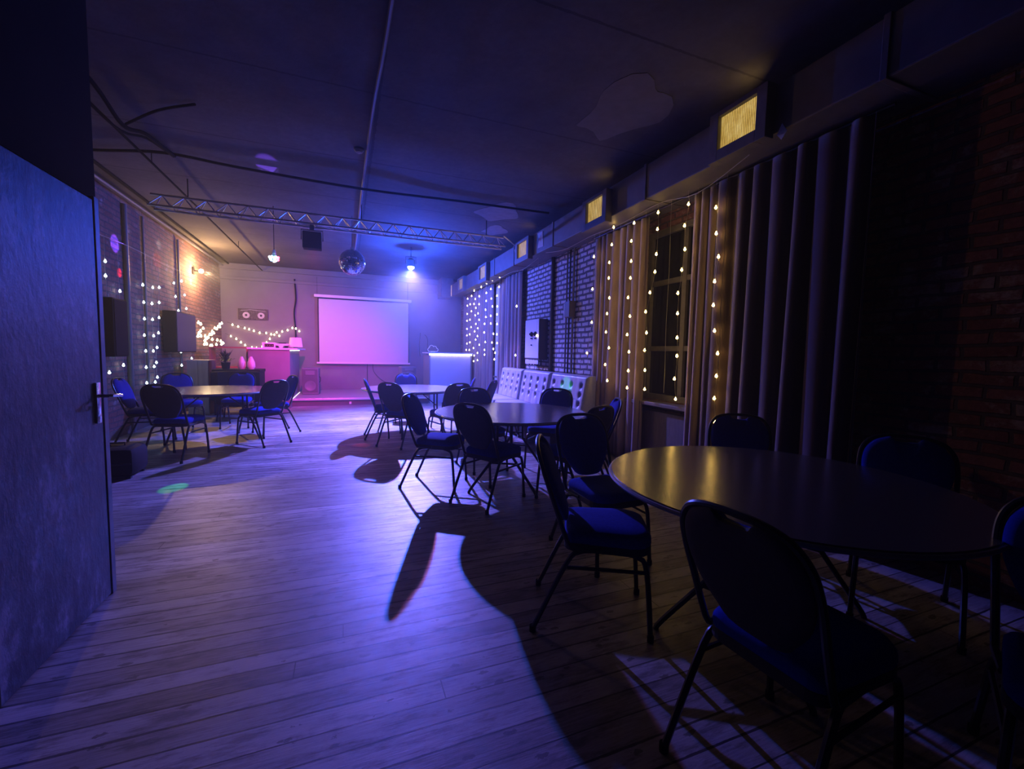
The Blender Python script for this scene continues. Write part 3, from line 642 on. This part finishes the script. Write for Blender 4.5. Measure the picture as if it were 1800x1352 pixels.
MB().box(0, .72, 0, .03, 0, .30, .004).build('panel', M['picture'], cp)
for xx in (.19, .55):
    rl = MB().lathe([(.085, 0), (.085, -.006)], (xx, 0, .12), 24, 'y').build('reel', M['plaster_scrap'], cp)
    MB().lathe([(.03, 0), (.03, -.004)], (xx, -.006, .12), 12, 'y').build('hub', M['black'], rl)
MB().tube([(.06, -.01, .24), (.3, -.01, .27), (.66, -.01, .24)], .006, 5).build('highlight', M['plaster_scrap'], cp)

def speaker(name, loc, w, dd, h, rz, label):
    s = empty(name, loc, rz); tag(s, label, 'loudspeaker')
    MB().box(-w/2, w/2, 0, dd, 0, h, .02).build('cabinet', M['speaker_shell'], s)
    MB().box(-w/2+.02, w/2-.02, -.008, .0, .06, h-.03, .004).build('grille', M['speaker_grille'], s)
    MB().lathe([(w*.34, 0), (w*.34, -.012), (w*.28, -.012), (w*.25, -.003)], (0, -.008, h*.33), 24, 'y').build('woofer_ring', M['speaker_shell'], s, True)
    MB().box(-w*.28, w*.28, -.02, -.008, h*.74, h*.9, .004).build('horn', M['speaker_shell'], s)
    MB().tube([(w/2, dd*.5, h*.45), (w/2+.025, dd*.5, h*.5), (w/2+.025, dd*.5, h*.62), (w/2, dd*.5, h*.67)], .01, 6).build('side_handle', M['black'], s)
    return s
speaker('floor_speaker', (-.86, 12.25, .176), .40, .36, .70, math.radians(-4), 'grey loudspeaker standing on the stage left of the screen')
speaker('floor_speaker', (1.70, 12.5, .5), .44, .34, .42, math.radians(8), 'smaller loudspeaker on a stand right of the screen')
st_ = empty('speaker_stand', (1.70, 12.65, .176)); tag(st_, 'short black stand under the smaller loudspeaker', 'stand')
MB().tube([(0, 0, .02), (0, 0, .31)], .02, 8).build('pole', M['black_metal'], st_)
MB().box(-.16, .16, -.13, .13, .305, .322, .004).build('top_plate', M['black_metal'], st_)
MB().box(-.18, .18, -.14, .14, 0, .02, .004).build('base_plate', M['black_metal'], st_)

# left counter
lc = empty('bar_counter', (-2.02, 10.9, 0)); tag(lc, 'tall pale bar counter at the left end of the stage', 'counter')
MB().box(.02, .84, 0, .04, 0, 1.33).build('front_panel', M['counter'], lc)
MB().box(.80, .84, .04, 2.1, 0, 1.33).build('side_panel', M['counter'], lc)
MB().box(0, 1.0, -.04, 2.15, 1.335, 1.375, .005).build('worktop', M['white_plastic'], lc)
MB().box(.845, .862, .02, 2.0, 1.318, 1.334).build('led_strip', M['led_white'], lc)
MB().box(.845, .852, .05, 2.05, .182, .19).build('led_strip', mat('dim_led', (1, 1, 1), .5, emit=(.9, .85, 1), es=2.2), lc)
mx = empty('dj_mixer', (-1.62, 11.15, 1.376)); tag(mx, 'small box shaped mixer on the left bar counter', 'mixer')
MB().box(-.15, .12, 0, .22, 0, .12, .006).build('body', M['ghost_white'], mx)
MB().box(-.10, .09, -.006, 0, .02, .09).build('front_panel', M['black'], mx)
for k in range(4): MB().lathe([(.012, 0), (.01, -.02)], (-.09+k*.05, -.006, .055), 10, 'y').build('knob', M['red_lit_wood'], mx)
gc = empty('controller', (-1.39, 11.15, 1.376)); tag(gc, 'flat pale controller with drooping middle on the left bar counter', 'controller')
MB().prism([(-.13, .10), (.15, .10), (.15, .06), (.05, .055), (.03, .0), (-.02, .0), (-.04, .055), (-.13, .06)], 0, .18, 'y', .004).build('body', M['ghost_white'], gc)
MB().box(-.13, -.07, .02, .16, 0, .056).build('foot', M['black'], gc); MB().box(.07, .13, .02, .16, 0, .056).build('foot', M['black'], gc)
MB().box(-.05, .1, .03, .12, .101, .125, .004).build('screen', M['black'], gc)
ls = empty('table_lamp', (-1.10, 11.35, 1.376)); tag(ls, 'small lamp with a pale tapered shade at the end of the left counter', 'lamp')
MB().lathe([(.15, .03), (.125, .25), (.118, .25), (.14, .03)], n=28).build('lamp_shade', M['pink_shade'], ls, True)
MB().lathe([(.07, 0), (.07, .015), (.012, .03), (.012, .2)], n=20).build('base', M['chrome'], ls, True)

# right counter
rc = empty('bar_counter', (2.06, 11.3, 0)); tag(rc, 'white bar counter with a glowing top edge at the right end of the stage', 'counter')
MB().box(.03, 1.13, .02, .05, 0, 1.27).build('front_panel', M['white_counter'], rc)
MB().box(0, .03, .0, .9, 0, 1.27).build('side_panel', M['counter'], rc); MB().box(1.13, 1.16, 0, .9, 0, 1.27).build('side_panel', M['counter'], rc)
MB().box(-.03, 1.18, -.05, .95, 1.315, 1.345, .005).build('worktop', M['white_plastic'], rc)
MB().box(0, 1.16, -.03, .0, 1.272, 1.314).build('led_strip', M['led_white'], rc)
cs = empty('cloud_sign', (2.24, 11.75, 1.346)); tag(cs, 'small cloud shaped tube sign standing on the right counter', 'sign')
cpts = []
for cx, cz, rr, a0, a1 in ((-.09, .075, .05, 250, 90), (-.035, .13, .062, 170, 20), (.05, .115, .055, 120, -10), (.10, .07, .045, 70, -90)):
    for k in range(7):
        a = math.radians(a0+(a1-a0)*k/6); cpts.append((cx+rr*math.cos(a), 0, cz+rr*math.sin(a)))
MB().tube(cpts, .007, 6, closed=True).build('tube', M['neon'], cs, True)
MB().box(-.05, .06, -.03, .03, 0, .024, .004).build('base', M['white_plastic'], cs)

# left back clutter
wc = empty('wooden_cabinet', (-2.93, 10.2, 0)); tag(wc, 'tall pale wooden cabinet against the left wall behind the table', 'cabinet')
MB().box(0, .36, .01, .5, 0, 1.10, .004).build('body', M['wood'], wc)
MB().box(.005, .18, -.008, .008, .02, 1.09, .003).build('door', M['wood'], wc); MB().box(.185, .355, -.008, .008, .02, 1.09, .003).build('door', M['wood'], wc)
MB().box(.362, .372, .02, .49, .0, 1.10, .002).build('red_lit_side_panel', M['red_lit_wood'], wc)  # side coloured with the same painted red light
rs = empty('red_lit_shelf', (-2.85, 11.4, 0)); tag(rs, 'open shelf unit with painted red light in the left corner under the warm lights', 'shelf')
for xx in (0, .72): MB().box(xx, xx+.03, 0, .4, 0, 1.38).build('side_panel', M['red_lit_wood'], rs)
for zz in (.1, .5, .9, 1.35): MB().box(.031, .719, 0, .4, zz, zz+.03).build('shelf', M['red_lit_wood'], rs)
dk = empty('black_desk', (-2.35, 9.9, 0)); tag(dk, 'black desk with a rounded front beside the wooden cabinet', 'desk')
MB().box(-.12, .72, .1, .75, .86, .92, .01).build('desktop', M['black'], dk)
MB().box(-.08, .66, .3, .6, .15, .86, .02).build('modesty_panel', M['black'], dk)
for xx in (-.1, .68): MB().box(xx, xx+.03, .14, .7, 0, .86).build('leg', M['black'], dk)
bg = empty('black_armchair', (-1.95, 9.45, 0)); tag(bg, 'black round backed armchair in front of the black desk', 'armchair')
bp = [(.40*math.cos(a), .36*math.sin(a)) for a in [PI*k/16 for k in range(17)]]
bk = MB()
inner = [(x*.72, y*.72) for x, y in bp][::-1]
bk.prism(bp+inner, .35, .90, 'z', .02).build('backrest', M['black'], bg, True)
MB().box(-.28, .28, -.28, .27, .30, .47, .05).build('seat', M['black'], bg, True)
for sx in (-.22, .22):
    for sy in (-.22, .22): MB().tube([(sx, sy, .3), (sx*1.2, sy*1.2, 0)], .015, 6).build('leg', M['black_metal'], bg)
for i, xx in enumerate((-2.0, -1.83)):
    pl = tag(MB().lathe([(.05, 0), (.075, .05), (.07, .14), (.03, .24), (.02, .26)], n=18).build('plastic_vase', M['ghost_white'], None, True, (xx, 10.25, .921)), 'pale pink lit vase on the black desk, %s of the pair' % ('left' if i == 0 else 'right'), 'vase', 'pair of vases on the desk')
pp = empty('potted_plant', (-2.27, 10.2, .921)); tag(pp, 'dark leafy pot plant on the black desk', 'plant')
MB().lathe([(.06, 0), (.085, .14), (.075, .14), (.07, .02)], n=16).build('pot', M['black'], pp, True)
lv = MB()
for k in range(60):
    a = random.uniform(0, 2*PI); el = random.uniform(.2, 1.5); L = random.uniform(.15, .34)
    d0 = Vector((math.cos(a)*math.cos(el), math.sin(a)*math.cos(el), math.sin(el))); b0 = Vector((0, 0, .13)); tip = b0+d0*L+Vector((0, 0, -.05*math.cos(el)))
    sd = d0.cross(Vector((0, 0, 1))).normalized()*.018; md_ = b0+d0*L*.6+Vector((0, 0, .01))
    v = [lv.bm.verts.new(q) for q in (b0, md_-sd, tip, md_+sd)]; lv.bm.faces.new(v)
lv.build('foliage', M['leaf'], pp)
# wall boxes at left
for i, (y0, y1, z0, z1, lab) in enumerate(((9.65, 10.75, 1.25, 2.02, 'large dark box speaker on the left brick wall among the white lights'), (7.35, 7.75, 1.2, 2.0, 'dark box speaker on the left wall partly hidden by the door'))):
    s = empty('wall_speaker', (XL, y0, z0)); tag(s, lab, 'loudspeaker')
    L, Hh = y1-y0, z1-z0
    MB().box(.03, .24, 0, L, 0, Hh, .012).build('cabinet', M['black'], s)
    MB().box(.24, .25, .02, L-.02, .02, Hh-.02, .004).build('grille', M['speaker_grille'] if i == 0 else M['black'], s)
    MB().box(0, .03, L*.3, L*.7, Hh*.3, Hh*.7).build('bracket', M['black_metal'], s)
pf = empty('black_case', (-2.15, 5.55, 0)); tag(pf, 'round edged black case on the floor beside the door', 'case')
MB().box(-.26, .14, -.2, .2, .02, .32, .07).build('body', M['black'], pf, True)
MB().box(-.24, .12, -.208, -.2, .15, .17, .003).build('seam_band', M['black_metal'], pf)
MB().tube([(-.12, 0, .315), (-.12, 0, .345), (.0, 0, .345), (.0, 0, .315)], .008, 6).build('handle', M['black_metal'], pf)
for sx in (-.2, .08):
    for sy in (-.15, .15): MB().box(sx-.02, sx+.02, sy-.02, sy+.02, 0, .022).build('foot', M['black_metal'], pf)

# ------------------------------------------------------------------ banquettes
def banquette():
    r = empty('banquette'); L = 1.12
    # local: y along the wall 0..L, front towards -x ; back plane at x=0
    nu, nv = 64, 60; b = MB(); V = []
    cols = 4; zb, zt = .50, 1.06
    btn = []
    for row, zz in enumerate((.93, .80, .67)):
        for c in range(cols): btn.append(((c+.5)*L/cols*(1 if row % 2 == 0 else 1) + (0 if row != 1 else -.0), zz))
    for j in range(nv+1):
        t = j/nv; zz = zb+(zt-zb)*t; row = []
        for i in range(nu+1):
            u = i/nu; yy = u*L
            e = min(min(u, 1-u)*L/.03, min(1-t, 1)*(zt-zb)/.03, 1); puff = .05*math.sqrt(max(0, min(1, e)))
            g = 0
            for by, bz in btn:
                dy = (yy-by)/.030; dz = (zz-bz)
                dzz = dz/.026 if dz > 0 else dz/.055
                g = max(g, math.exp(-(dy*dy+dzz*dzz)))
            ch = .014*(abs(math.sin(PI*yy/(L/cols)*1.0+PI/2))**6)*(.4+.6*(zz < .72))
            ex = -puff + .052*g + ch - .10*(1-t)
            row.append(b.bm.verts.new((ex, yy, zz)))
        V.append(row)
    for j in range(nv):
        for i in range(nu): b.bm.faces.new((V[j][i], V[j][i+1], V[j+1][i+1], V[j+1][i]))
    # sides and back
    back = [[b.bm.verts.new((.08, yy, zz)) for yy in (0, L)] for zz in (zb, zt)]
    b.bm.faces.new([V[j][0] for j in range(nv+1)]+[back[1][0], back[0][0]]); b.bm.faces.new([V[j][-1] for j in range(nv+1)][::-1]+[back[0][1], back[1][1]])
    b.bm.faces.new(V[-1]+[back[1][1], back[1][0]]); b.bm.faces.new(V[0][::-1]+[back[0][0], back[0][1]])
    b.bm.faces.new((back[0][0], back[1][0], back[1][1], back[0][1]))
    bo = b.build('backrest', M['grey_vinyl'], r, True)
    for by, bz in btn:
        t = (bz-zb)/(zt-zb); MB().ball((-.10*(1-t)-.016, by, bz-.012), .024, 10, 7, (.45, .85, 1.55)).build('button', M['button_shade'], bo, True)  # buttons stretched downwards to take in the drop shaped fold shade
    MB().box(-.62, -.09, .005, L/2-.004, .36, .495, .03).build('seat_cushion', M['grey_vinyl'], r, True)
    MB().box(-.62, -.09, L/2+.004, L-.005, .36, .495, .03).build('seat_cushion', M['grey_vinyl'], r, True)
    MB().box(-.60, .08, .01, L-.01, .05, .36, .01).build('base', M['black'], r)
    MB().box(.0, .08, .01, L-.01, .36, .52).build('rear_panel', M['black'], r)
    for fy in (.06, L-.06):
        for fx in (-.55, .04): MB().box(fx-.025, fx+.025, fy-.025, fy+.025, 0, .052).build('foot', M['black_metal'], r)
    return r
bq = banquette(); bnames = ('nearest the window', 'in the middle of the row', 'farthest from the camera')
for i, yy in enumerate((5.10, 6.28, 7.46)):
    o = bq if i == 0 else copy_tree(bq)
    o.location = (3.17, yy, 0); tag(o, 'pale grey button tufted banquette under the brick pier, %s' % bnames[i], 'banquette', 'tufted banquettes along the right wall')

# ------------------------------------------------------------------ tables
def make_table(R):
    r = empty('round_table')
    MB().lathe([(R-.006, .722), (R, .728), (R, .744), (R-.004, .75)], n=96).build('tabletop', M['laminate'], r)
    e = MB().tube([((R+.002)*math.cos(2*PI*k/96), (R+.002)*math.sin(2*PI*k/96), .736) for k in range(96)], .010, 6, closed=True); e.build('edge_band', M['table_edge'], r, True)
    ap = MB().tube([((R-.16)*math.cos(2*PI*k/48), (R-.16)*math.sin(2*PI*k/48), .708) for k in range(48)], .012, 6, closed=True); ap.build('apron_ring', M['black_metal'], r, True)
    for sx in (-1, 1):
        x = .42*sx
        for sy in (-1, 1):
            MB().tube(catmull([(x, .07*sy, .715), (x, .07*sy, .42), (x+.01*sx, .09*sy, .36), (x+.04*sx, .30*sy, .06), (x+.05*sx, .33*sy, .0)], 4), .0135, 8).build('leg', M['black_metal'], r, True)
        c = MB(); c.tube([(x, -.07, .45), (x, .07, .45)], .010, 6); c.tube([(x, -.3, .70), (x, .3, .70)], .013, 6); c.tube([(x+.012*sx, -.13, .30), (x+.012*sx, .13, .30)], .010, 6)
        c.build('crossbar', M['black_metal'], r)
        MB().tube([(x, 0, .45), (x-.3*sx, 0, .70)], .009, 6).build('brace', M['black_metal'], r)
    MB().box(-.55, .55, -.025, .025, .70, .722, .003).build('rail', M['black_metal'], r)
    return r
t0 = make_table(.785)
for i, (x, y, a, lab) in enumerate(((1.98, 1.47, 20, 'round folding table nearest the camera with yellow reflections on its top'),
        (1.62, 4.14, 60, 'round folding table in the middle in front of the tufted banquettes'),
        (1.02, 7.17, 10, 'pale shining round folding table in front of the stage'),
        (-1.78, 7.27, 35, 'round folding table at the left by the white fairy lights'))):
    o = t0 if i == 0 else copy_tree(t0)
    o.location = (x, y, 0); o.rotation_euler.z = math.radians(a); tag(o, lab, 'table', 'round folding tables')

# ------------------------------------------------------------------ banquet chairs
def back_y(z): return -.185 - .17*max(0, (z-.44))/.48
def make_chair():
    r = empty('banquet_chair')
    def out(hw, grow):     # seat outline, wider at the front
        pts = []
        for x, y, rr in ((.205, .215, .10), (-.205, .215, .10), (-.185, -.20, .05), (.185, -.20, .05)):
            cx = x-math.copysign(rr, x); cy = y-math.copysign(rr, y)
            a0 = {(True, True): 0, (False, True): 90, (False, False): 180, (True, False): 270}[(x > 0, y > 0)]
            for k in range(6):
                a = math.radians(a0+90*k/5); pts.append(((cx+rr*math.cos(a))*grow, (cy+rr*math.sin(a))*grow))
        return pts
    b = MB(); rings = []
    for g, z in ((.94, .432), (1.0, .440), (1.015, .455), (1.01, .475), (.96, .492), (.85, .502), (.55, .510), (.2, .512)):
        rings.append([b.bm.verts.new((x, y, z)) for x, y in out(1, g)])
    for A, B in zip(rings, rings[1:]):
        for k in range(len(A)): b.bm.faces.new((A[k], A[(k+1) % len(A)], B[(k+1) % len(A)], B[k]))
    b.bm.faces.new(rings[0][::-1]); b.bm.faces.new(rings[-1])
    so = b.build('seat', M['blue_fabric'], r, True)
    MB().prism(out(1, 1.012), .405, .445, 'z', .006).build('seat_underside', M['seat_band'], so)
    # back cushion outline (x, z): shield, handle notch at the top
    P = [(0, .505), (.085, .515), (.125, .56), (.165, .62), (.193, .70), (.197, .77), (.183, .83), (.148, .878), (.105, .900), (.068, .908), (.048, .886), (.0, .882)]
    poly = [Vector((x, z, 0)) for x, z in P] + [Vector((-x, z, 0)) for x, z in P[-2:0:-1]]
    pl = catmull(poly, 3, True)
    cen = Vector((0, .70, 0))
    def cushion(name, m, offs, par):
        b = MB(); rings = []
        for g, o in offs:
            rings.append([b.bm.verts.new((cen.x+(p.x-cen.x)*g, back_y(cen.y+(p.y-cen.y)*g)+o, cen.y+(p.y-cen.y)*g)) for p in pl])
        for A, B in zip(rings, rings[1:]):
            for k in range(len(A)): b.bm.faces.new((A[k], A[(k+1) % len(A)], B[(k+1) % len(A)], B[k]))
        b.bm.faces.new(rings[-1]); b.bm.faces.new(rings[0][::-1])
        return b.build(name, m, par, True)
    bo = cushion('backrest', M['blue_fabric'], ((1, .004), (1, .016), (.96, .026), (.88, .033), (.6, .038)), r)
    cushion('back_cover', M['navy'], ((1, .0035), (1, -.008), (.96, -.015), (.8, -.019)), bo)
    # frame
    side = [(-.195, -.02, .425), (-.2, -.14, .425), (-.2, -.175, .432), (-.202, back_y(.5), .50), (-.206, back_y(.62), .62), (-.21, back_y(.74), .74), (-.198, back_y(.83), .83), (-.155, back_y(.888), .888), (-.08, back_y(.911), .911), (0, back_y(.915), .915)]
    full = side + [(-x, y, z) for x, y, z in side[-2::-1]]
    MB().tube(catmull(full, 4), .0115, 8).build('back_frame', M['tube'], r, True)
    for sx in (-1, 1):
        MB().tube(catmull([(.185*sx, -.06, .415), (.19*sx, -.13, .405), (.2*sx, -.19, .35), (.212*sx, -.345, .012)], 4), .0125, 8).build('leg', M['tube'], r, True)
        MB().tube(catmull([(.185*sx, .06, .415), (.19*sx, .14, .40), (.197*sx, .185, .34), (.205*sx, .215, .012)], 4), .0125, 8).build('leg', M['tube'], r, True)
        MB().tube([(.2*sx, -.20, .33), (.197*sx, .188, .33)], .009, 6).build('stretcher', M['tube'], r)
    MB().tube([(-.187, -.09, .412), (.187, -.09, .412)], .010, 6).tube([(-.187, .09, .412), (.187, .09, .412)], .010, 6).build('seat_frame', M['tube'], r)
    for x, y in ((.212, -.345), (-.212, -.345), (.205, .215), (-.205, .215)):
        MB().lathe([(.016, 0), (.016, .03)], (x, y, 0), 10).build('foot_cap', M['black'], r)
    return r
ch0 = make_chair()
CH_ = [  # back top x, y, facing dx, dy, label
 (.94, 2.0, .88, -.48, 'blue seated banquet chair at the left of the nearest table, seat in bright blue light'),
 (1.60, 2.72, .05, -1, 'banquet chair at the far left of the nearest table, its blue seat half shaded'),
 (1.02, .865, 1, .08, 'large dark banquet chair in the foreground seen from behind'),
 (2.84, 2.41, -.68, -.73, 'dark banquet chair behind the nearest table in front of the fairy lights'),
 (3.05, 1.45, -.87, -.5, 'dark banquet chair behind the nearest table in front of the dark brick wall'),
 (2.22, .55, -.91, -.41, 'dark banquet chair cut off by the right edge of the picture'),
 (.60, 4.44, .85, -.52, 'banquet chair at the left side of the middle table, blue seat showing'),
 (.98, 3.50, .84, .54, 'banquet chair in front of the middle table with its dark back to the camera'),
 (1.47, 5.06, .1, -1, 'banquet chair on the far side of the middle table, half hidden by another chair'),
 (2.52, 4.84, -.7, -.7, 'dark backed banquet chair between the middle table and the banquettes'),
 (2.60, 3.64, -.92, .38, 'banquet chair right of the middle table showing its bright blue cushion edge on'),
 (2.05, 3.10, -.35, .94, 'banquet chair at the near right of the middle table behind another chair back'),
 (.268, 6.95, 1, -.02, 'banquet chair left of the stage table seen exactly from the side'),
 (.55, 6.08, .70, .71, 'banquet chair at the near left of the stage table with its dark back showing'),
 (1.13, 8.74, -.1, -1, 'banquet chair beyond the stage table facing the camera'),
 (1.50, 5.86, -.30, .95, 'banquet chair near right of the stage table with its back to the camera'),
 (2.12, 7.2, -.95, .3, 'banquet chair right of the stage table with a blue lit cushion'),
 (2.25, 6.52, -.8, .6, 'banquet chair between the stage table and the farthest banquette'),
 (-2.88, 7.30, 1, .0, 'banquet chair at the far left against the brick wall beside the door'),
 (-1.99, 5.97, .25, .97, 'banquet chair nearest the camera at the left table, seen from behind'),
 (-2.60, 8.52, .55, -.84, 'banquet chair behind the left table below the white fairy lights'),
 (-1.718, 8.85, -.05, -1, 'banquet chair behind the left table in front of the black armchair'),
 (-.89, 6.70, -.72, .70, 'banquet chair at the near right of the left table, blue seat lit'),
 (-.80, 7.90, -.80, -.45, 'banquet chair at the far right of the left table, half hidden by another'),
]
for i, (x, y, dx_, dy_, lab) in enumerate(CH_):
    o = ch0 if i == 0 else copy_tree(ch0)
    n = math.hypot(dx_, dy_); dx_ /= n; dy_ /= n
    o.location = (x+.35*dx_, y+.35*dy_, 0); o.rotation_euler.z = math.atan2(dy_, dx_)-PI/2
    tag(o, lab, 'chair', 'banquet chairs round the tables')
